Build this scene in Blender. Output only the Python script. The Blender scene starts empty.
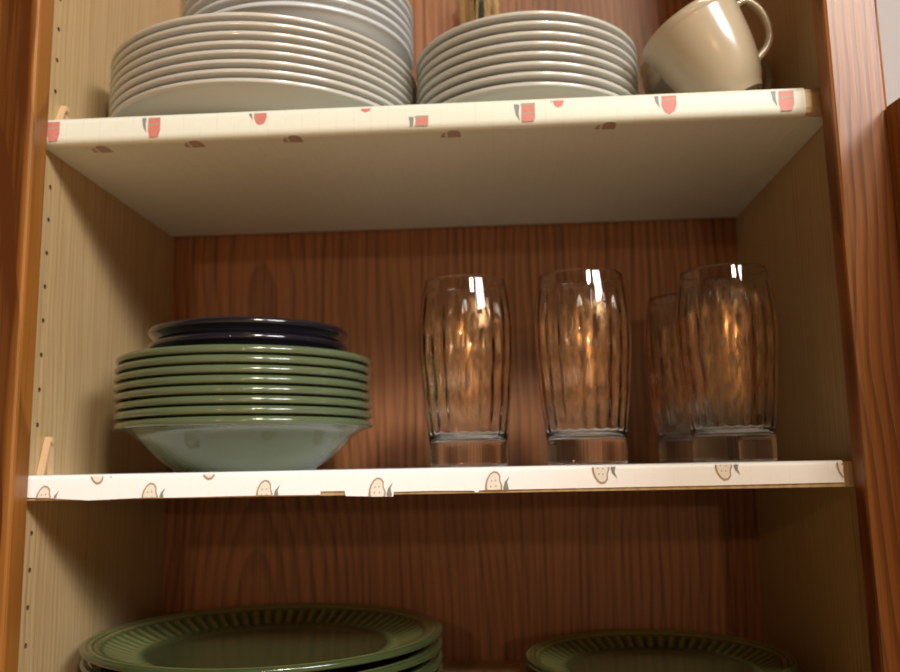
import bpy, bmesh, math, random
from mathutils import Vector, Matrix, noise
random.seed(7)
sc = bpy.context.scene
C = sc.collection
PI = math.pi

# ------------------------------------------------------------------ helpers
def obj(name, bm, mats, parent=None, smooth=False, kind=None):
    me = bpy.data.meshes.new(name)
    bmesh.ops.recalc_face_normals(bm, faces=bm.faces)
    bm.to_mesh(me); bm.free()
    if not isinstance(mats, (list, tuple)): mats = [mats]
    for m in mats: me.materials.append(m)
    if smooth:
        for p in me.polygons: p.use_smooth = True
    if any(p.use_smooth for p in me.polygons): me.set_sharp_from_angle(angle=math.radians(50))
    o = bpy.data.objects.new(name, me); C.objects.link(o)
    if parent: o.parent = parent
    if kind: o['kind'] = kind
    return o

def tag(o, label=None, cat=None, group=None):
    if label: o['label'] = label
    if cat: o['category'] = cat
    if group: o['group'] = group
    return o

def thing(name, label, cat, loc=(0, 0, 0), group=None):
    o = bpy.data.objects.new(name, None); C.objects.link(o)
    o.empty_display_size = .02
    o.location = loc
    return tag(o, label, cat, group)

def box(bm, x0, x1, y0, y1, z0, z1, bevel=0, mi=0):
    vs = [bm.verts.new((x, y, z)) for x in (x0, x1) for y in (y0, y1) for z in (z0, z1)]
    q = [(0, 1, 3, 2), (4, 6, 7, 5), (0, 4, 5, 1), (2, 3, 7, 6), (0, 2, 6, 4), (1, 5, 7, 3)]
    fs = [bm.faces.new([vs[i] for i in f]) for f in q]
    for f in fs: f.material_index = mi
    if bevel:
        es = list({e for f in fs for e in f.edges})
        bmesh.ops.bevel(bm, geom=es, offset=bevel, segments=2, profile=.5, affect='EDGES')
    return bm

def boxbm(*a, **k): return box(bmesh.new(), *a, **k)

def lathe(prof, n=96, mod=None, bm=None):
    """closed revolve of a profile (r, z); r = 0 ends become poles. mod(r, z, theta, i) -> (r, z)"""
    bm = bm or bmesh.new()
    rings = []
    for i, (r, z) in enumerate(prof):
        if r < 1e-6:
            rings.append([bm.verts.new((0, 0, z))]); continue
        ring = []
        for k in range(n):
            t = 2*PI*k/n
            rr, zz = mod(r, z, t, i) if mod else (r, z)
            ring.append(bm.verts.new((rr*math.cos(t), rr*math.sin(t), zz)))
        rings.append(ring)
    for a, b in zip(rings, rings[1:]):
        for k in range(n):
            k2 = (k+1) % n
            if len(a) == 1 and len(b) == 1: continue
            if len(a) == 1: bm.faces.new((a[0], b[k], b[k2]))
            elif len(b) == 1: bm.faces.new((a[k], b[0], a[k2]))
            else: bm.faces.new((a[k], b[k], b[k2], a[k2]))
    return bm

def smooth_prof(pts, sub=4):
    """Catmull-Rom through profile points; a point flagged (r, z, 1) stays a corner"""
    P = [(p[0], p[1]) for p in pts]; flag = [len(p) > 2 for p in pts]
    out = []
    for i in range(len(P)-1):
        p1, p2 = P[i], P[i+1]
        p0 = P[i-1] if i > 0 and not flag[i] else p1
        p3 = P[i+2] if i+2 < len(P) and not flag[i+1] else p2
        for s in range(sub):
            t = s/sub
            q = []
            for d in (0, 1):
                a, b, c, e = p0[d], p1[d], p2[d], p3[d]
                q.append(.5*((2*b)+(-a+c)*t+(2*a-5*b+4*c-e)*t*t+(-a+3*b-3*c+e)*t**3))
            out.append((max(q[0], 0), q[1]))
    out.append(P[-1])
    return out

def tube(pts, rad, n=10, bm=None, flat=1.0):
    bm = bm or bmesh.new()
    pts = [Vector(p) for p in pts]
    rad = rad if isinstance(rad, (list, tuple)) else [rad]*len(pts)
    rings = []; up = None
    for i, p in enumerate(pts):
        d = (pts[min(i+1, len(pts)-1)]-pts[max(i-1, 0)]).normalized()
        if up is None:
            up = Vector((0, 1, 0)) if abs(d.y) < .9 else Vector((1, 0, 0))
        u = (up-d*up.dot(d)).normalized(); v = d.cross(u); up = u
        rings.append([bm.verts.new(p+rad[i]*(u*math.cos(2*PI*k/n)+v*flat*math.sin(2*PI*k/n))) for k in range(n)])
    for a, b in zip(rings, rings[1:]):
        for k in range(n): bm.faces.new((a[k], b[k], b[(k+1) % n], a[(k+1) % n]))
    bm.faces.new(rings[0]); bm.faces.new(rings[-1][::-1])
    return bm

# ------------------------------------------------------------------ materials
class NT:
    def __init__(s, name):
        s.m = bpy.data.materials.new(name); s.m.use_nodes = True
        s.t = s.m.node_tree; s.b = s.t.nodes['Principled BSDF']
    def n(s, typ, **kw):
        x = s.t.nodes.new(typ)
        for k, v in kw.items(): setattr(x, k, v)
        return x
    def l(s, a, b): s.t.links.new(a, b)
    def val(s, sock, v):
        if hasattr(v, 'is_linked') or isinstance(v, bpy.types.NodeSocket): s.l(v, sock)
        else: sock.default_value = v
    def math(s, op, a, b=0.0, c=None):
        x = s.n('ShaderNodeMath', operation=op)
        s.val(x.inputs[0], a); s.val(x.inputs[1], b)
        if c is not None: s.val(x.inputs[2], c)
        return x.outputs[0]
    def mix(s, f, a, b, blend='MIX'):
        x = s.n('ShaderNodeMix', data_type='RGBA', blend_type=blend)
        s.val(x.inputs[0], f)
        s.val(x.inputs[6], a); s.val(x.inputs[7], b)
        return x.outputs[2]
    def noise(s, vec, scale, detail=3, rough=.55):
        x = s.n('ShaderNodeTexNoise'); s.l(vec, x.inputs['Vector'])
        x.inputs['Scale'].default_value = scale; x.inputs['Detail'].default_value = detail
        x.inputs['Roughness'].default_value = rough
        return x.outputs[0]
    def mapping(s, vec, scale=(1, 1, 1), loc=(0, 0, 0)):
        x = s.n('ShaderNodeMapping'); s.l(vec, x.inputs[0])
        x.inputs['Scale'].default_value = scale; x.inputs['Location'].default_value = loc
        return x.outputs[0]
    def smooth(s, v, a, b):
        x = s.n('ShaderNodeMapRange', interpolation_type='SMOOTHSTEP')
        s.val(x.inputs[0], v); x.inputs[1].default_value = a; x.inputs[2].default_value = b
        return x.outputs[0]

def rgb(r, g, b): return (r, g, b, 1)

def wood(name, light, dark, axis='x', period=.38, off=0.0, ring=.009, slope=.16, lift=.03, z0=0.0, line=.6, rough=.42, porew=.35, pxs=420, heart=None, cap=9.0):
    """plain-sawn oak: growth rings of a tapering trunk cut by the board, plus fine pores"""
    w = NT(name)
    tc = w.n('ShaderNodeTexCoord').outputs['Object']
    sep = w.n('ShaderNodeSeparateXYZ'); w.l(tc, sep.inputs[0])
    a = sep.outputs[0] if axis == 'x' else sep.outputs[1]
    z = sep.outputs[2]
    warp = w.math('MULTIPLY', w.math('SUBTRACT', w.noise(w.mapping(tc, (9, 9, 3)), 1, 2), .5), .035)
    m = w.math('PINGPONG', w.math('ADD', w.math('ADD', a, off+5*period), warp), period/2)
    zz = w.math('MULTIPLY', w.math('MINIMUM', w.math('ADD', z, -z0), cap), slope)
    zz = w.math('ADD', zz, w.math('MULTIPLY', w.noise(w.mapping(tc, (5, 5, 4)), 1, 1), .05))
    r = w.math('SQRT', w.math('ADD', w.math('MULTIPLY', m, m), w.math('MULTIPLY', w.math('ADD', zz, lift), w.math('ADD', zz, lift))))
    fr = w.math('FRACT', w.math('DIVIDE', r, ring))
    lateness = w.smooth(fr, .35, .93)
    end = w.smooth(fr, 1.0, .93)
    ln = w.math('MULTIPLY', lateness, end)
    pores = w.noise(w.mapping(tc, (pxs, pxs, 7)), 1, 2, .6)
    pores = w.smooth(pores, .42, .68)
    broad = w.noise(w.mapping(tc, (14, 14, .8)), 1, 2)
    f = w.math('ADD', w.math('MULTIPLY', ln, line), w.math('MULTIPLY', pores, porew))
    f = w.math('MULTIPLY', f, w.math('ADD', w.math('MULTIPLY', broad, .9), .55))
    if heart:   # (centre, half width, strength): a darker strip of heartwood
        hd = w.math('ABSOLUTE', w.math('ADD', w.math('SUBTRACT', a, heart[0]), w.math('MULTIPLY', w.math('SUBTRACT', w.noise(w.mapping(tc, (3, 3, 3)), 1, 2), .5), .012)))
        f = w.math('ADD', w.math('MULTIPLY', f, .75), w.math('MULTIPLY', w.smooth(hd, heart[1], heart[1]*.55), heart[2]))
    f = w.math('MINIMUM', f, 1.0)
    w.l(w.mix(f, light, dark), w.b.inputs['Base Color'])
    w.b.inputs['Roughness'].default_value = rough
    bp = w.n('ShaderNodeBump'); bp.inputs['Strength'].default_value = .12; bp.inputs['Distance'].default_value = .001
    w.l(w.math('SUBTRACT', 1.0, f), bp.inputs['Height']); w.l(bp.outputs[0], w.b.inputs['Normal'])
    return w.m

def plain(name, col, rough=.5, metal=0.0, spec=.5, coat=0.0, mottle=0.0, mscale=40):
    w = NT(name)
    if mottle:
        tc = w.n('ShaderNodeTexCoord').outputs['Object']
        nz = w.noise(tc, mscale, 3)
        w.l(w.mix(nz, rgb(*[c*(1-mottle) for c in col]), rgb(*[min(1, c*(1+mottle)) for c in col])), w.b.inputs['Base Color'])
    else:
        w.b.inputs['Base Color'].default_value = rgb(*col)
    w.b.inputs['Roughness'].default_value = rough
    w.b.inputs['Metallic'].default_value = metal
    w.b.inputs['Specular IOR Level'].default_value = spec
    w.b.inputs['Coat Weight'].default_value = coat
    w.b.inputs['Coat Roughness'].default_value = .06
    return w.m

M_back = wood('oak_back', rgb(.32, .125, .045), rgb(.13, .043, .014), 'x', .62, .205, .0088, .17, .004, -.20, .55, .48, .62, cap=.175)
M_side = wood('ash_side_veneer', rgb(.50, .36, .185), rgb(.32, .19, .075), 'y', .9, .2, .006, .02, .05, 0, .35, .5, .45, 500)
M_frame = wood('oak_frame', rgb(.29, .105, .022), rgb(.10, .027, .005), 'x', .16, -.26, .0075, .012, .004, -.35, .6, .33, .35)
M_stile = wood('oak_stile_heart', rgb(.30, .118, .022), rgb(.075, .020, .003), 'x', .2, .13, .011, .04, .004, -.35, .55, .33, .30, heart=(-.3195, .0170, .85))
M_board = wood('shelf_board', rgb(.50, .36, .19), rgb(.32, .20, .09), 'x', .5, .0, .012, .1, .02, 0, .4, .5, .3)
M_hole = plain('hole_dark', (.09, .05, .025), .9)
M_cut = plain('cut_edge', (.42, .27, .13), .8)
M_wall = plain('wall_paint', (.36, .34, .35), .8, mottle=.03)

def liner_mat(name, base, dark):
    w = NT(name)
    tc = w.n('ShaderNodeTexCoord').outputs['Object']
    sep = w.n('ShaderNodeSeparateXYZ'); w.l(tc, sep.inputs[0])
    fx = w.math('FRACT', w.math('DIVIDE', w.math('ADD', sep.outputs[0], 3.0), .0135))
    line = w.math('MULTIPLY', w.smooth(fx, .06, .0), w.smooth(w.noise(w.mapping(tc, (70, 260, 260)), 1, 1), .42, .55))
    nz = w.noise(tc, 160, 2)
    f = w.math('ADD', w.math('MULTIPLY', line, .55), w.math('MULTIPLY', nz, .22))
    w.l(w.mix(f, base, dark), w.b.inputs['Base Color'])
    w.b.inputs['Roughness'].default_value = .45
    return w.m
M_linT = liner_mat('liner_top_paper', rgb(.73, .755, .655), rgb(.58, .53, .44))
M_linM = liner_mat('liner_mid_paper', rgb(.94, .95, .97), rgb(.82, .81, .80))
M_pink = plain('print_red', (.56, .19, .16), .5, mottle=.15, mscale=300)
M_grey = plain('print_grey', (.22, .23, .22), .5)
M_brown = plain('print_brown', (.40, .29, .20), .5)
M_cream = plain('print_cream', (.80, .76, .68), .5, mottle=.12, mscale=500)

M_white = plain('white_china', (.51, .495, .445), .22, coat=.3, mottle=.02)
M_white2 = plain('white_bowl_glaze', (.52, .545, .55), .25, coat=.3)
M_mug = plain('cream_cup_glaze', (.42, .34, .235), .22, coat=.3, mottle=.03)
M_dark = plain('dark_glaze', (.010, .009, .014), .14, coat=.5)
M_bowl = plain('sage_glaze', (.098, .128, .066), .15, coat=.5, mottle=.10, mscale=30)

def green_plate_mat():
    w = NT('green_plate_glaze')
    tc = w.n('ShaderNodeTexCoord').outputs['Object']
    sep = w.n('ShaderNodeSeparateXYZ'); w.l(tc, sep.inputs[0])
    x, y = sep.outputs[0], sep.outputs[1]
    r = w.math('SQRT', w.math('ADD', w.math('MULTIPLY', x, x), w.math('MULTIPLY', y, y)))
    at = w.n('ShaderNodeAttribute', attribute_name='worn').outputs['Fac']
    nz = w.noise(tc, 90, 3)
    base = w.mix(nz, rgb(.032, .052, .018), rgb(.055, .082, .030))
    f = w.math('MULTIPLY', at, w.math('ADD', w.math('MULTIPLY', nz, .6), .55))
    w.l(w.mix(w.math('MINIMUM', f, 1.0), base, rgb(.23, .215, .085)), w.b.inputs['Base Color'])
    w.b.inputs['Roughness'].default_value = .2
    w.b.inputs['Coat Weight'].default_value = .4
    w.b.inputs['Coat Roughness'].default_value = .08
    return w.m
M_gplate = green_plate_mat()

def glass_mat():
    # clear glass; coppery glow and reflections painted on its faceted middle as amber gloss
    w = NT('clear_glass')
    w.b.inputs['Base Color'].default_value = rgb(.97, .97, .96)
    w.b.inputs['Transmission Weight'].default_value = 1
    w.b.inputs['Roughness'].default_value = .0
    w.b.inputs['IOR'].default_value = 1.5
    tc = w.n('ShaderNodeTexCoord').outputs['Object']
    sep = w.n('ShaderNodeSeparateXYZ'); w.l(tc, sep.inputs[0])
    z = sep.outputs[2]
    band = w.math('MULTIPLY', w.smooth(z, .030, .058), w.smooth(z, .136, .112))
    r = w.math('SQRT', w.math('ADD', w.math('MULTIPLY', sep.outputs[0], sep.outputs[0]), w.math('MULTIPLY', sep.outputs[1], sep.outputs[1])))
    glint = w.smooth(w.noise(w.mapping(tc, (260, 260, 90)), 1, 3, .6), .40, .66)
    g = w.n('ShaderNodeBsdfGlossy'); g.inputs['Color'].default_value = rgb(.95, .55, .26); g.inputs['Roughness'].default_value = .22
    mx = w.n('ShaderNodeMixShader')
    w.l(w.math('MULTIPLY', w.math('MULTIPLY', band, glint), .42), mx.inputs[0])
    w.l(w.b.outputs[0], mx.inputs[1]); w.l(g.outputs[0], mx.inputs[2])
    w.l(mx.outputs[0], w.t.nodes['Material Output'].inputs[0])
    return w.m
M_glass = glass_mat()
M_clip = plain('tan_plastic', (.62, .42, .24), .45)
M_bottle = plain('dark_bottle', (.02, .015, .012), .15)
M_straw = plain('gold_straw', (.55, .36, .12), .5, mottle=.2, mscale=100)
M_nickel = plain('nickel', (.7, .68, .66), .3, metal=1.0)

# ------------------------------------------------------------------ the setting
w_ = obj('wall_back', boxbm(-1.3, 1.5, .312, .36, -.9, 1.3), M_wall, kind='structure')

# ------------------------------------------------------------------ cabinet
XL, XR, YB = -.307, .3078, .3016
ST = .0222
cab = thing('kitchen_cabinet', 'open oak wall cabinet with pale veneer sides holding all the dishes', 'cabinet', (0, 0, 0))

def holed_panel(name, x0, x1, inner, zs, parent):
    o = obj(name, boxbm(x0, x1, ST, .3106, -.225, .845), [M_side, M_hole], parent)
    bm = bmesh.new()
    for y in (.0415,):
        for z in zs:
            m = Matrix.Translation((inner, y, z)) @ Matrix.Rotation(PI/2, 4, 'Y')
            bmesh.ops.create_cone(bm, cap_ends=True, segments=20, radius1=.0020, radius2=.0020, depth=.016, matrix=m)
    cut = obj('hole_cutter', bm, M_hole)
    md = o.modifiers.new('holes', 'BOOLEAN'); md.object = cut; md.operation = 'DIFFERENCE'; md.solver = 'EXACT'
    dg = bpy.context.evaluated_depsgraph_get(); dg.update()
    me = bpy.data.meshes.new_from_object(o.evaluated_get(dg))
    o.modifiers.clear(); o.data = me; me.name = name
    for p in me.polygons:
        c = p.center
        if abs(c.x-inner) > 1e-4 and x0+1e-4 < c.x < x1-1e-4 and ST+.001 < c.y < .31 and -.22 < c.z < .84:
            p.material_index = 1
    bpy.data.objects.remove(cut)
    return o
zs = [.0379+.0273*k for k in range(-6, 20) if k not in (-1, -2, 8, 9)]
holed_panel('side_panel', XL-.013, XL, XL, zs, cab)
holed_panel('side_panel', XR, XR+.013, XR, zs, cab)
obj('back_panel', boxbm(XL+.0002, XR-.0002, YB, .3106, -.2105, .83), M_back, cab)
obj('bottom_panel', boxbm(XL+.0002, XR-.0002, ST+.0002, YB-.0002, -.2105, -.1942), M_side, cab)
obj('top_panel', boxbm(XL+.0002, XR-.0002, ST+.0002, YB-.0002, .815, .83), M_side, cab)
obj('stile', boxbm(-.345, -.30, 0, ST, -.25, .86, bevel=.0025), M_stile, cab)
obj('stile', boxbm(.2965, .3365, 0, ST, -.25, .86, bevel=.003), M_frame, cab)
M_rail = wood('oak_rail', rgb(.50, .215, .055), rgb(.19, .058, .013), 'x', .4, 0, .010, .055, .004, -.35, .5, .33, .35)
obj('rail', boxbm(-.2998, .2963, 0, ST, .80, .86, bevel=.0012), M_rail, cab)
obj('rail', boxbm(-.2998, .2963, 0, ST, -.25, -.1935, bevel=.0012), M_rail, cab)
# the open right-hand door: frame of stiles and rails with a raised panel
door = bpy.data.objects.new('door', None); C.objects.link(door); door.parent = cab
door.location = (.3328, -.0012, 0); door.rotation_euler = (0, 0, math.radians(-82))
bm = bmesh.new()
DZ0, DZ1, DL = -.245, .250, .300
box(bm, 0, .052, 0, .019, DZ0, DZ1, .0015); box(bm, DL-.052, DL, 0, .019, DZ0, DZ1, .0015)
box(bm, .0522, DL-.0522, 0, .019, DZ0, DZ0+.052, .0015); box(bm, .0522, DL-.0522, 0, .019, DZ1-.052, DZ1, .0015)
obj('door_frame', bm, M_frame, door)
obj('door_panel', boxbm(.0524, DL-.0524, .005, .014, DZ0+.0524, DZ1-.0524), M_rail, door)

# ------------------------------------------------------------------ shelves with printed paper
def blob(pts): return [(x, z) for x, z in pts]
def ell(cx, cz, rx, rz, n=20, ph=0.0, egg=0.0):
    out = []
    for k in range(n):
        t = 2*PI*k/n
        out.append((cx+rx*math.cos(t)*(1+egg*math.sin(t)), cz+rz*math.sin(t)))
    return out
def add_poly(bm, pts, mi, y, zlo, zhi, xlo=-9, xhi=9, tf=None):
    """flat printed shape on the paper front, clipped to the strip"""
    def clip(P, f):
        out = []
        for i in range(len(P)):
            a, b = P[i-1], P[i]; fa, fb = f(a), f(b)
            if (fa >= 0) != (fb >= 0):
                t = fa/(fa-fb); out.append((a[0]+t*(b[0]-a[0]), a[1]+t*(b[1]-a[1])))
            if fb >= 0: out.append(b)
        return out
    for f in (lambda p: p[1]-zlo, lambda p: zhi-p[1], lambda p: p[0]-xlo, lambda p: xhi-p[0]):
        pts = clip(pts, f)
        if len(pts) < 3: return
    tf = tf or (lambda p: (p[0], y, p[1]))
    try:
        fc = bm.faces.new([bm.verts.new(tf(p)) for p in pts]); fc.material_index = mi
    except ValueError: pass

def pear_motif(bm, cx, cz, s, zlo, zhi, flip=1, tf=None, y=.0221, xhi=9):
    outl = [(0.0, .62), (.22, .58), (.36, .40), (.36, .12), (.46, -.14), (.44, -.42), (.24, -.60), (-.02, -.64), (-.30, -.56), (-.46, -.34), (-.44, -.04), (-.36, .22), (-.20, .48)]
    P = [(cx+a*s, cz+b*s*flip) for a, b in outl]
    Q = [(cx+a*s*.80, cz+b*s*.84*flip) for a, b in outl]
    d = 0.00004
    if tf is None: t1 = lambda p: (p[0], y, p[1]); t2 = lambda p: (p[0], y-d, p[1])
    else: t1 = lambda p: tf(p, 0); t2 = lambda p: tf(p, d)
    add_poly(bm, P, 2, y, zlo, zhi, xhi=xhi, tf=t1); add_poly(bm, Q, 3, y, zlo, zhi, xhi=xhi, tf=t2)
    leaf = [(.50, -.30), (.60, .05), (.86, .34), (.72, .02), (.80, -.34), (.62, -.52)]
    add_poly(bm, [(cx+a*s, cz+b*s*flip) for a, b in leaf], 1, y, zlo, zhi, xhi=xhi, tf=t1)
    for a, b in ((-.12, .1), (.1, .12), (-.16, -.2), (.12, -.18)):
        add_poly(bm, ell(cx+a*s, cz+b*s*flip, .035*s, .05*s, 8), 2, y, zlo, zhi, xhi=xhi,
                 tf=(lambda p: (p[0], y-2*d, p[1])) if tf is None else (lambda p: tf(p, 2*d)))

def jar_motif(bm, cx, cz, w, h, zlo, zhi, tf=None, y=.0221, a=0, b=1, c=2):
    """red jar shape with a grey printed band beside it"""
    d = .00004
    t1 = (lambda p: (p[0], y, p[1])) if tf is None else (lambda p: tf(p, 0))
    t2 = (lambda p: (p[0], y-d, p[1])) if tf is None else (lambda p: tf(p, d))
    red = [(-.42, .5), (.5, .5), (.5, -.2), (.34, -.46), (0, -.56), (-.3, -.46), (-.46, -.2)]
    add_poly(bm, [(cx+p*w, cz+q*h) for p, q in red], 4, y, zlo, zhi, tf=t1)
    add_poly(bm, [(cx-p*.01, cz) for p in ()] or [(cx-.46*w, cz+.56*h), (cx+.52*w, cz+.56*h), (cx+.52*w, cz+.44*h), (cx-.46*w, cz+.40*h)], 2, y, zlo, zhi, tf=t2)
    add_poly(bm, [(cx-.95*w, cz+.52*h), (cx-.55*w, cz+.50*h), (cx-.62*w, cz+.05*h), (cx-.55*w, cz-.3*h), (cx-.82*w, cz-.05*h)], 1, y, zlo, zhi, tf=t1)
    add_poly(bm, [(cx-.42*w, cz+.06*h), (cx+.5*w, cz+.12*h), (cx+.5*w, cz+.04*h), (cx-.42*w, cz-.02*h)], 2, y, zlo, zhi, tf=t2)

def sheet(bm, prof, xs, mi=0, th=.0005):
    """paper folded along the y-z polyline prof(x), extruded through xs, with thickness"""
    cols = []
    for x in xs:
        pts = [Vector(p) for p in prof(x)]
        off = []
        for i, p in enumerate(pts):
            t = (pts[min(i+1, len(pts)-1)]-pts[max(i-1, 0)]).normalized()
            nrm = Vector((t.y, -t.x))
            off.append(p+nrm*th)
        cols.append(([bm.verts.new((x, p.x, p.y)) for p in pts], [bm.verts.new((x, p.x, p.y)) for p in off]))
    n = len(cols[0][0])
    for (a, ao), (b, bo) in zip(cols, cols[1:]):
        for i in range(n-1):
            for q in ((a[i], a[i+1], b[i+1], b[i]), (ao[i], bo[i], bo[i+1], ao[i+1])):
                f = bm.faces.new(q); f.material_index = mi; f.smooth = True
        for i in (0, n-1): bm.faces.new((a[i], b[i], bo[i], ao[i]))
    for (a, ao) in (cols[0], cols[-1]):
        for i in range(n-1): bm.faces.new((a[i], ao[i], ao[i+1], a[i+1]))

M_faded = plain('print_faded', (.42, .31, .24), .5, mottle=.1, mscale=300)
LMATS_T = [M_linT, M_grey, M_brown, M_cream, M_pink, M_faded]
LMATS_M = [M_linM, M_grey, M_brown, M_cream, M_pink]
SX0, SX1 = -.3066, .3074

# --- top shelf
top = thing('shelf', 'upper shelf wrapped in cream paper printed with small red jars', 'shelf', (0, 0, 0))
obj('board', boxbm(SX0, SX1, .0243, .297, .2582, .2796, .0052), M_board, top)
bm = bmesh.new()
def arc(cy, cz, r, a0, a1, n=5): return [(cy+r*math.cos(a0+(a1-a0)*k/n), cz+r*math.sin(a0+(a1-a0)*k/n)) for k in range(n+1)]
R_ = .0055
yf = .0237
frontprof = [(.2968, .27985), (yf+R_+.0015, .27985), (yf+R_, .27985)]+arc(yf+R_, .27985-R_, R_, PI/2, PI)[1:]+arc(yf+R_, .2579+R_, R_, PI, 1.5*PI)+[(yf+R_+.0015, .2579), (.2968, .2579)]
# (y, z) going along the top to the front, round the edge and back under the board
sheet(bm, lambda x: frontprof, [SX0, -.15, 0, .15, .287])
box(bm, .2872, SX1, .0300, .2968, .2574, .2579)
MY = yf-.00062
for (cx, cz, w, h) in ((-.297, .2705, .0105, .021), (-.2155, .2700, .0105, .0205), (-.1306, .2760, .0105, .017), (-.0475, .2800, .0095, .012),
                       (-.0040, .2605, .0105, .015), (.0780, .2665, .0112, .016), (.1015, .2790, .0090, .015), (.1850, .2725, .0120, .019), (.2725, .2705, .0120, .0215)):
    jar_motif(bm, cx, cz, w, h, .2608, .2765, y=MY)
# printing on the flap folded beneath the shelf (x, y) -> just under the sheet
def under(p, d): return (p[0], p[1], .2574-.00005-d)
for (cx, cy) in ((-.262, .036), (-.185, .033), (-.105, .031), (.02, .034), (.14, .030)):
    n0 = len(bm.faces)
    jar_motif(bm, cx, cy, .011, .013, -9, 9, tf=under)
    bm.faces.ensure_lookup_table()
    for fc in bm.faces[n0:]: fc.material_index = 5
obj('liner', bm, LMATS_T, top)['label'] = 'cream paper liner with red jar print'

# --- middle shelf
mid = thing('shelf', 'middle shelf with torn white paper edge printed with small pears', 'shelf', (0, 0, 0))
obj('board', boxbm(SX0, SX1, .0246, .297, -.0193, -.0012, .0006), M_board, mid)
bm = bmesh.new()
edge = [(-.3064, -.0166), (-.29, -.0172), (-.27, -.0186), (-.255, -.0196), (-.24, -.0192), (-.22, -.0184), (-.19, -.0186), (-.14, -.0182), (-.0820, -.0184),
        (-.0815, -.0160), (-.0640, -.0160), (-.0632, -.0196), (-.045, -.0202), (-.0285, -.0206), (-.0280, -.0172), (0, -.0170), (.03, -.0174), (.031, -.0186), (.033, -.0186), (.034, -.0172), (.06, -.0170), (.12, -.0168), (.2, -.0166), (.291, -.0160)]
def eprof(x):
    for (x0, z0), (x1, z1) in zip(edge, edge[1:]):
        if x <= x1:
            t = (x-x0)/(x1-x0) if x1 > x0 else 0
            zl = z0+t*(z1-z0); break
    else: zl = edge[-1][1]
    wob = .0002*noise.noise((x*35, 0, 1))
    return [(.2968, -.0011), (yf+.005, -.0011), (yf+.003, -.0011), (yf+.0010, -.0014), (yf+.0003, -.0022), (yf+.0001, -.004), (yf+wob, -.010), (yf+wob*2, zl)]
sheet(bm, eprof, [e[0] for e in edge])
MY = yf-.00105
for (cx, cz, fl, lo) in ((-.2490, .0005, -1, -9), (-.2890, -.0165, 1, -.0172), (-.2085, -.0158, 1, -.0182), (-.1650, .0022, -1, -9), (-.1230, -.0152, 1, -.0180),
                     (-.0400, -.0150, 1, -.0204), (.0445, -.0120, 1, -.0170), (.1214, -.0058, -1, -9), (.2080, -.0050, -1, -9), (.2925, -.0060, -1, -9)):
    pear_motif(bm, cx, cz, .0135, lo, -.0022, fl, y=MY, xhi=.2908)
def over(p, d): return (p[0], p[1], -.0006+.00006+d)
for j in range(5):
    for i in range(8):
        cx = -.285+i*.0815+(.04 if j % 2 else 0); cy = .048+j*.055
        if cx < .28: pear_motif(bm, cx, cy, .014, -9, 9, 1 if j % 2 else -1, tf=over)
obj('liner', bm, LMATS_M, mid)['label'] = 'white paper liner with pear print and ragged lower edge'
SHELF_T, SHELF_M, SHELF_B = .28036, -.00046, -.1942

# clips standing at the left wall
def clip_bm(h):
    bm = bmesh.new()
    vs = [(.0, .0, h), (.0045, -.0015, h), (.0045, -.0115, 0), (.0, -.0125, 0)]
    # leaning strip
    def strip(a, b, t0, t1, x0, x1):
        lo = [bm.verts.new(v) for v in ((x0, a, 0), (x1, a, 0), (x1, a+t0, 0), (x0, a+t0, 0))]
        hi = [bm.verts.new(v) for v in ((x0, b, h), (x1, b, h), (x1, b+t1, h), (x0, b+t1, h))]
        bm.faces.new(lo[::-1]); bm.faces.new(hi)
        for k in range(4): bm.faces.new((lo[k], lo[(k+1) % 4], hi[(k+1) % 4], hi[k]))
    strip(-.0075, .0025, .0055, .004, .0003, .0040)
    strip(.0085, .0048, .0035, .004, .0003, .0040)
    strip(-.0060, .0030, .0016, .002, .0040, .0052)
    return bm
def clip(loc, h, label):
    t = thing('shelf_clip', label, 'shelf clip', loc, 'shelf clips at the left wall')
    obj('clip_body', clip_bm(h), M_clip, t)
    bm = bmesh.new(); bmesh.ops.create_cone(bm, cap_ends=True, segments=14, radius1=.0021, radius2=.0021, depth=.006,
        matrix=Matrix.Translation((.0032, .004, h-.003)) @ Matrix.Rotation(PI/2, 4, 'Y'))
    obj('peg', bm, M_clip, t)
    return t
clip((XL+.0001, .0500, SHELF_M+.0001), .0295, 'tan forked clip standing on the middle shelf at the left wall')
clip((XL+.0001, .0470, SHELF_T+.0001), .0215, 'tan forked clip at the left end of the upper shelf')

# ------------------------------------------------------------------ stacks
def stack(name, mesh_o, cx, cy, z, n, dz, labels, cat, group, jit=.0004, tilt=0.0):
    out = []
    for i in range(n):
        o = mesh_o if i == 0 else mesh_o.copy()
        if i: C.objects.link(o)
        o.location = (cx+random.uniform(-jit, jit), cy+random.uniform(-jit, jit), z+i*dz)
        o.rotation_euler = (0, 0, random.uniform(0, 6.28))
        tag(o, labels[i], cat, group)
        out.append(o)
    return out
ORD = ['lowest', 'second from the bottom', 'third from the bottom', 'fourth from the bottom', 'fourth from the top', 'third from the top', 'second from the top', 'topmost']
def nested(outer, lift, lip, foot, floor):
    """close an outer profile with an inner wall lifted straight up from it"""
    O = smooth_prof(outer, 5)
    rr = O[-1][0]
    inner = [(r, z+lift) for r, z in O if foot+.004 < r < rr-.004][::-1]
    return O+[(rr+a, O[-1][1]+b) for a, b in lip]+inner+[(foot+.0012, floor), (0, floor)]
def plate_prof(R, foot, h, lift, floor):
    return nested([(0, .0016), (foot-.005, .0016, 1), (foot-.003, 0, 1), (foot, 0, 1), (foot+.0025, .0022, 1), (foot+(R-foot)*.45, h*.38), (R-.010, h-.0052), (R-.0014, h-.0036),
        (R, h-.0018)], lift, [(-.0003, .0016), (-.0022, .0026)], foot, floor)
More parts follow.
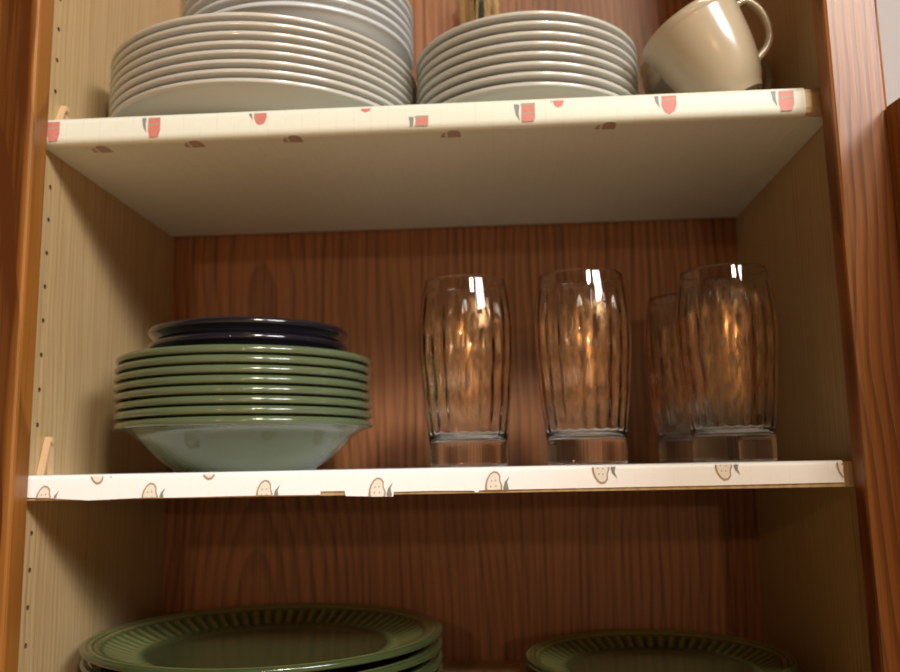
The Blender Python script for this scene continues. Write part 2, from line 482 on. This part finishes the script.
# white dinner plates, top shelf left
o = obj('dinner_plate', lathe(plate_prof(.1400, .086, .0215, .0054, .0075)), M_white, smooth=True)
stack('p', o, -.1595, .1525, SHELF_T+.0002, 8, .0079, ['white dinner plate, %s of the wide stack, upper shelf left' % s for s in ORD], 'plate', 'white dinner plates on the upper shelf')
ztop = SHELF_T+.0002+7*.0079+.0077
# white bowls on top of them
WB = ['lowest', 'second from the bottom', 'third from the bottom', 'third from the top', 'second from the top', 'topmost']
o = obj('bowl', lathe(nested([(0, .0016), (.057, .0016, 1), (.059, 0, 1), (.062, 0, 1), (.064, .0025, 1), (.080, .0085), (.0940, .0165), (.1020, .0225), (.1055, .0245), (.1060, .0262)],
            .0062, [(-.0005, .0018), (-.0024, .0030)], .062, .0088)), M_white2, smooth=True)
stack('b', o, -.1270, .1370, ztop+.0036, 6, .0092, ['bluish white shallow bowl, %s on the wide white plates' % s for s in WB], 'bowl', 'white bowls on the white dinner plates', jit=.0006)
# salad plates
o = obj('salad_plate', lathe(plate_prof(.101, .064, .0215, .0060, .0083)), M_white, smooth=True)
stack('s', o, .0825, .1440, SHELF_T+.0002, 8, .0087, ['white salad plate, %s of the smaller stack, upper shelf middle' % s for s in ORD], 'plate', 'white salad plates on the upper shelf')

# green bowls, middle shelf
gb = nested([(0, .0018), (.052, .0018, 1), (.054, 0, 1), (.0585, 0, 1), (.0605, .0022, 1), (.072, .0105), (.085, .0225), (.0935, .0305), (.1020, .0340), (.1072, .0352), (.1085, .0372)],
            .0058, [(-.0006, .0022), (-.0024, .0036)], .0585, .0073)
o = obj('soup_bowl', lathe(gb), M_bowl, smooth=True)
stack('g', o, -.1690, .1300, SHELF_M+.0002, 8, .0077, ['sage green soup bowl, %s of the stack on the middle shelf' % s for s in ORD], 'bowl', 'green soup bowls on the middle shelf', jit=.0006)
gz = SHELF_M+.0002+7*.0077
dk = nested([(0, .0016), (.040, .0016, 1), (.042, 0, 1), (.046, 0, 1), (.048, .0028, 1), (.066, .0170), (.0765, .0285), (.0822, .0370), (.0850, .0400), (.0855, .0418)],
            .0075, [(-.0005, .0020), (-.0022, .0032)], .046, .0090)
o = obj('small_bowl', lathe(dk), M_dark, smooth=True)
stack('d', o, -.1680, .1325, gz+.0092, 2, .0125, ['lower of two small black bowls on top of the green bowls', 'upper of two small black bowls on top of the green bowls'], 'bowl', 'small black bowls on the green bowls', jit=.0005)

# green ribbed plates, bottom
def ribbed(R, foot, h, nrib, floor, name):
    k = R
    a = .800*k; b = .905*k
    prof = [(0, .0018), (foot-.006, .0018, 1), (foot-.003, 0, 1), (foot, 0, 1), (foot+.003, .003, 1), (.80*k, h*.50), (.93*k, h*.80), (.988*k, h-.0048),
            (k, h-.0026), (.994*k, h-.0004), (.978*k, h), (.962*k, h-.0012), (.948*k, h-.0002), (.932*k, h-.0016), (.915*k, h-.0012), (.900*k, h-.0030),
            (.86*k, h*.74), (.80*k, h*.60), (.735*k, h*.47), (.68*k, floor+.0022), (.63*k, floor+.0003), (.40*k, floor), (0, floor)]
    P = smooth_prof(prof, 4)
    n = nrib*6
    itop = max(range(len(P)), key=lambda i: P[i][0])
    amp = .0017
    def w(r): return max(0, min(1, (r-.665*k)/(.05*k)))*max(0, min(1, (.905*k-r)/(.03*k)))
    def mod(r, z, t, i):
        if i > itop: return r, z+amp*w(r)*(abs(math.cos(nrib*t/2))*2-1.2)
        return r, z
    bm = lathe(P, n, mod)
    me_o = obj(name, bm, M_gplate, smooth=True)
    at = me_o.data.attributes.new('worn', 'FLOAT', 'POINT')
    for v in me_o.data.vertices:
        r = math.hypot(v.co.x, v.co.y); t = math.atan2(v.co.y, v.co.x)
        val = 0
        if v.co.z > h*.3:
            for rc, wd in ((.975, .008), (.945, .008), (.910, .010)):
                val = max(val, math.exp(-((r/k-rc)/wd)**2))
            val = max(val, .8*w(r)*max(0, abs(math.cos(nrib*t/2))*2-1.0))
        at.data[v.index].value = val
    return me_o
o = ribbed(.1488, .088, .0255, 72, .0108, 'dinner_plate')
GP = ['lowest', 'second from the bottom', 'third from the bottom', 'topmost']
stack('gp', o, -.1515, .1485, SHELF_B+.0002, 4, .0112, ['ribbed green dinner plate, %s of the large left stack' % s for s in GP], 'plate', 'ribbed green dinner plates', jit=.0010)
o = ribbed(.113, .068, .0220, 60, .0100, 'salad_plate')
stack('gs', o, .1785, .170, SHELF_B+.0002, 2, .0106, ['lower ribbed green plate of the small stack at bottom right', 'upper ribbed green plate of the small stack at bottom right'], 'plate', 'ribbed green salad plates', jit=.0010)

# ------------------------------------------------------------------ tumblers
def tumbler():
    H = .1525
    outer = smooth_prof([(0, .0012), (.024, .0010, 1), (.0285, 0), (.0313, .0012), (.0318, .0040), (.0318, .0180), (.0325, .0240), (.0352, .0480), (.0378, .0780), (.0391, .1000), (.0386, .1170), (.0368, .1350), (.0338, H-.0008)], 6)
    lip = [(.0334, H), (.0330, H-.0006)]
    inner = smooth_prof([(.0331, H-.003), (.0354, .1350), (.0371, .1170), (.0374, .1000), (.0358, .0780), (.0330, .0480), (.0300, .0300), (.0270, .0235), (.0200, .0212), (0, .0205)], 8)
    P = outer+lip+inner
    no = len(outer)+len(lip)
    n = 160; nf = 10
    def mod(r, z, t, i):
        if i >= no and z > .024:
            w = max(0, min(1, (z-.024)/.02))*max(0, min(1, (.142-z)/.025))
            k = 2*PI/.034
            d = math.cos(nf*t+k*z*.5)*math.cos(nf*t-k*z*.5)
            f = .5+.5*math.cos(2*nf*t)
            return r-w*(.0013*(d+.35)+.0006*f), z
        return r, z
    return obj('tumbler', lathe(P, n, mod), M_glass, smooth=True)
tb = tumbler()
spots = [(.0240, .1000, .1, 'clear faceted tumbler nearest the green bowls on the middle shelf'),
         (.1188, .0900, .9, 'clear faceted tumbler second from the green bowls'),
         (.2340, .0890, .35, 'clear faceted tumbler nearest the right side of the cabinet, at the front'),
         (.2270, .2000, .6, 'clear tumbler half hidden behind the rightmost tumbler')]
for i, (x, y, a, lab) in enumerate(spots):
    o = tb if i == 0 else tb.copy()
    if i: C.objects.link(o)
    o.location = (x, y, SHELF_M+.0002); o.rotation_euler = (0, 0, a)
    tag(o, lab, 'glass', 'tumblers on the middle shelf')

# ------------------------------------------------------------------ cups
def cup_body(H, Rt, Rf):
    return lathe(smooth_prof([(0, .002), (Rf-.006, .002, 1), (Rf-.004, 0, 1), (Rf, 0, 1), (Rf+.0015, .004, 1), (Rf+(Rt-Rf)*.42, H*.22), (Rf+(Rt-Rf)*.72, H*.50), (Rf+(Rt-Rf)*.90, H*.80), (Rf+(Rt-Rf)*.955, H*.895), (Rt, H*.92), (Rt+.0006, H*.965), (Rt, H-.0008),
        (Rt-.0008, H), (Rt-.0026, H-.0006), (Rf+(Rt-Rf)*.90-.0034, H*.80), (Rf+(Rt-Rf)*.72-.0034, H*.50), (Rf+(Rt-Rf)*.40-.0034, H*.24), (Rf-.006, .0085), (0, .007)], 4), 72)
def cup_handle(H, pts, rad=.0040):
    P = smooth_prof(pts, 6)
    return tube([(a, 0, b*H) for a, b in P], rad, 10, flat=.8)
def cup(name, H, Rt, Rf, hp, loc, rot, label):
    t = thing(name, label, 'cup', loc, 'cups on the upper shelf')
    t.rotation_euler = rot
    obj('cup_body', cup_body(H, Rt, Rf), M_mug, t, smooth=True)
    obj('handle', cup_handle(H, hp), M_mug, t, smooth=True)
    return t
HP = [(.0340, .82), (.0430, .92), (.0530, .91), (.0580, .76), (.0565, .56), (.0480, .38), (.0300, .28)]
cup('tea_cup', .0777, .0422, .023, HP, (.2516, .075, .2918), (0, math.radians(-28), 0), 'cream cup tipped to the left against the white salad plates')
HP2 = [(.0420, .84), (.054, .90), (.0660, .80), (.0680, .64), (.0620, .48), (.0380, .38)]
cup('tea_cup', .090, .0460, .030, HP2, (.2380, .1655, SHELF_T+.0002), (0, 0, math.radians(-26)), 'cream cup standing upright behind the tipped cup')

# ------------------------------------------------------------------ straw wrapped bottle
t = thing('bottle', 'dark bottle wrapped in gold straw behind the white salad plates', 'bottle', (.0405, .2785, SHELF_T+.0002))
obj('bottle_body', lathe(smooth_prof([(0, .001), (.014, 0, 1), (.0165, .002, 1), (.0168, .05), (.0160, .12), (.0110, .17), (.0085, .20), (.0085, .255), (.0098, .258), (.0098, .264), (.0065, .265), (.006, .20), (0, .19)], 4), 48), M_bottle, t, smooth=True)
bm = bmesh.new()
for k in range(56):
    a = 2*PI*k/56+random.uniform(-.03, .03); tw = random.choice((-1, 1))*random.uniform(.2, .8)
    pts = []
    for s in range(9):
        u = s/8
        r = .0186+.0012*random.random()+.0022*u*u
        z = .004+u*.236
        pts.append((r*math.cos(a+tw*u), r*math.sin(a+tw*u), z))
    tube(pts, .00042, 5, bm)
obj('straw_wrap', bm, M_straw, t, smooth=True, kind='stuff')['label'] = 'loose golden straw strands'

# ------------------------------------------------------------------ lights
def area(name, loc, target, size, power, col, sy=None):
    L = bpy.data.lights.new(name, 'AREA'); L.energy = power; L.color = col; L.size = size
    if sy: L.shape = 'RECTANGLE'; L.size_y = sy
    o = bpy.data.objects.new(name, L); C.objects.link(o); o.location = loc
    o.rotation_euler = (Vector(target)-Vector(loc)).to_track_quat('-Z', 'Y').to_euler()
    return o
area('window_light', (2.0, -2.0, 1.60), (0, .05, .1), 1.0, 80, (.96, .98, 1.0), .8)
area('ceiling_light', (.76, -1.80, 1.47), (0, .05, .05), .30, 35, (1.0, .90, .74))
for loc, e in (((-.45, -2.6, .55), 20), ((.55, -2.9, .25), 20)):  # unseen warm points, added to make the tumblers sparkle
    L = bpy.data.lights.new('sparkle_light', 'POINT'); L.energy = e; L.shadow_soft_size = .035; L.color = (1.0, .60, .30)
    o = bpy.data.objects.new('sparkle_light', L); C.objects.link(o); o.location = loc
wd = bpy.data.worlds.new('World'); sc.world = wd; wd.use_nodes = True
bg = wd.node_tree.nodes['Background']
# the room around: warm, brighter below (lit counter and floor) than above
wn, wl = wd.node_tree.nodes, wd.node_tree.links
tcw = wn.new('ShaderNodeTexCoord'); spw = wn.new('ShaderNodeSeparateXYZ'); wl.new(tcw.outputs['Generated'], spw.inputs[0])
mr = wn.new('ShaderNodeMapRange'); mr.interpolation_type = 'SMOOTHSTEP'
wl.new(spw.outputs[2], mr.inputs[0]); mr.inputs[1].default_value = .40; mr.inputs[2].default_value = -.55
mr.inputs[3].default_value = .065; mr.inputs[4].default_value = .60
mx = wn.new('ShaderNodeMapRange'); wl.new(spw.outputs[0], mx.inputs[0])     # more of it from the window side
mx.inputs[1].default_value = -1; mx.inputs[2].default_value = 1; mx.inputs[3].default_value = .35; mx.inputs[4].default_value = 1.75
mm = wn.new('ShaderNodeMath'); mm.operation = 'MULTIPLY'; wl.new(mr.outputs[0], mm.inputs[0]); wl.new(mx.outputs[0], mm.inputs[1])
wl.new(mm.outputs[0], bg.inputs[1])
bg.inputs[0].default_value = (1.0, .60, .30, 1)

# ------------------------------------------------------------------ camera
cam = bpy.data.cameras.new('Camera'); co = bpy.data.objects.new('Camera', cam); C.objects.link(co)
yaw, pit, rol, f = math.radians(3.255), math.radians(8.69), math.radians(-1.085), 856.45
F = Vector((-math.sin(yaw)*math.cos(pit), math.cos(yaw)*math.cos(pit), math.sin(pit)))
R = Vector((math.cos(yaw), math.sin(yaw), 0)); U = R.cross(F)
R2 = math.cos(rol)*R+math.sin(rol)*U; U2 = -math.sin(rol)*R+math.cos(rol)*U
m = Matrix((R2, U2, -F)).transposed().to_4x4(); m.translation = (.05061, -.60382, -.00013)
co.matrix_world = m
cam.sensor_width = 36; cam.lens = f*36/900; cam.clip_start = .01
cam.dof.use_dof = True; cam.dof.focus_distance = .55; cam.dof.aperture_fstop = 6.5
sc.camera = co
sc.view_settings.view_transform = 'Standard'; sc.view_settings.look = 'None'
sc.view_settings.gamma = 1; sc.view_settings.use_curve_mapping = False
sc.view_settings.exposure = 0.0
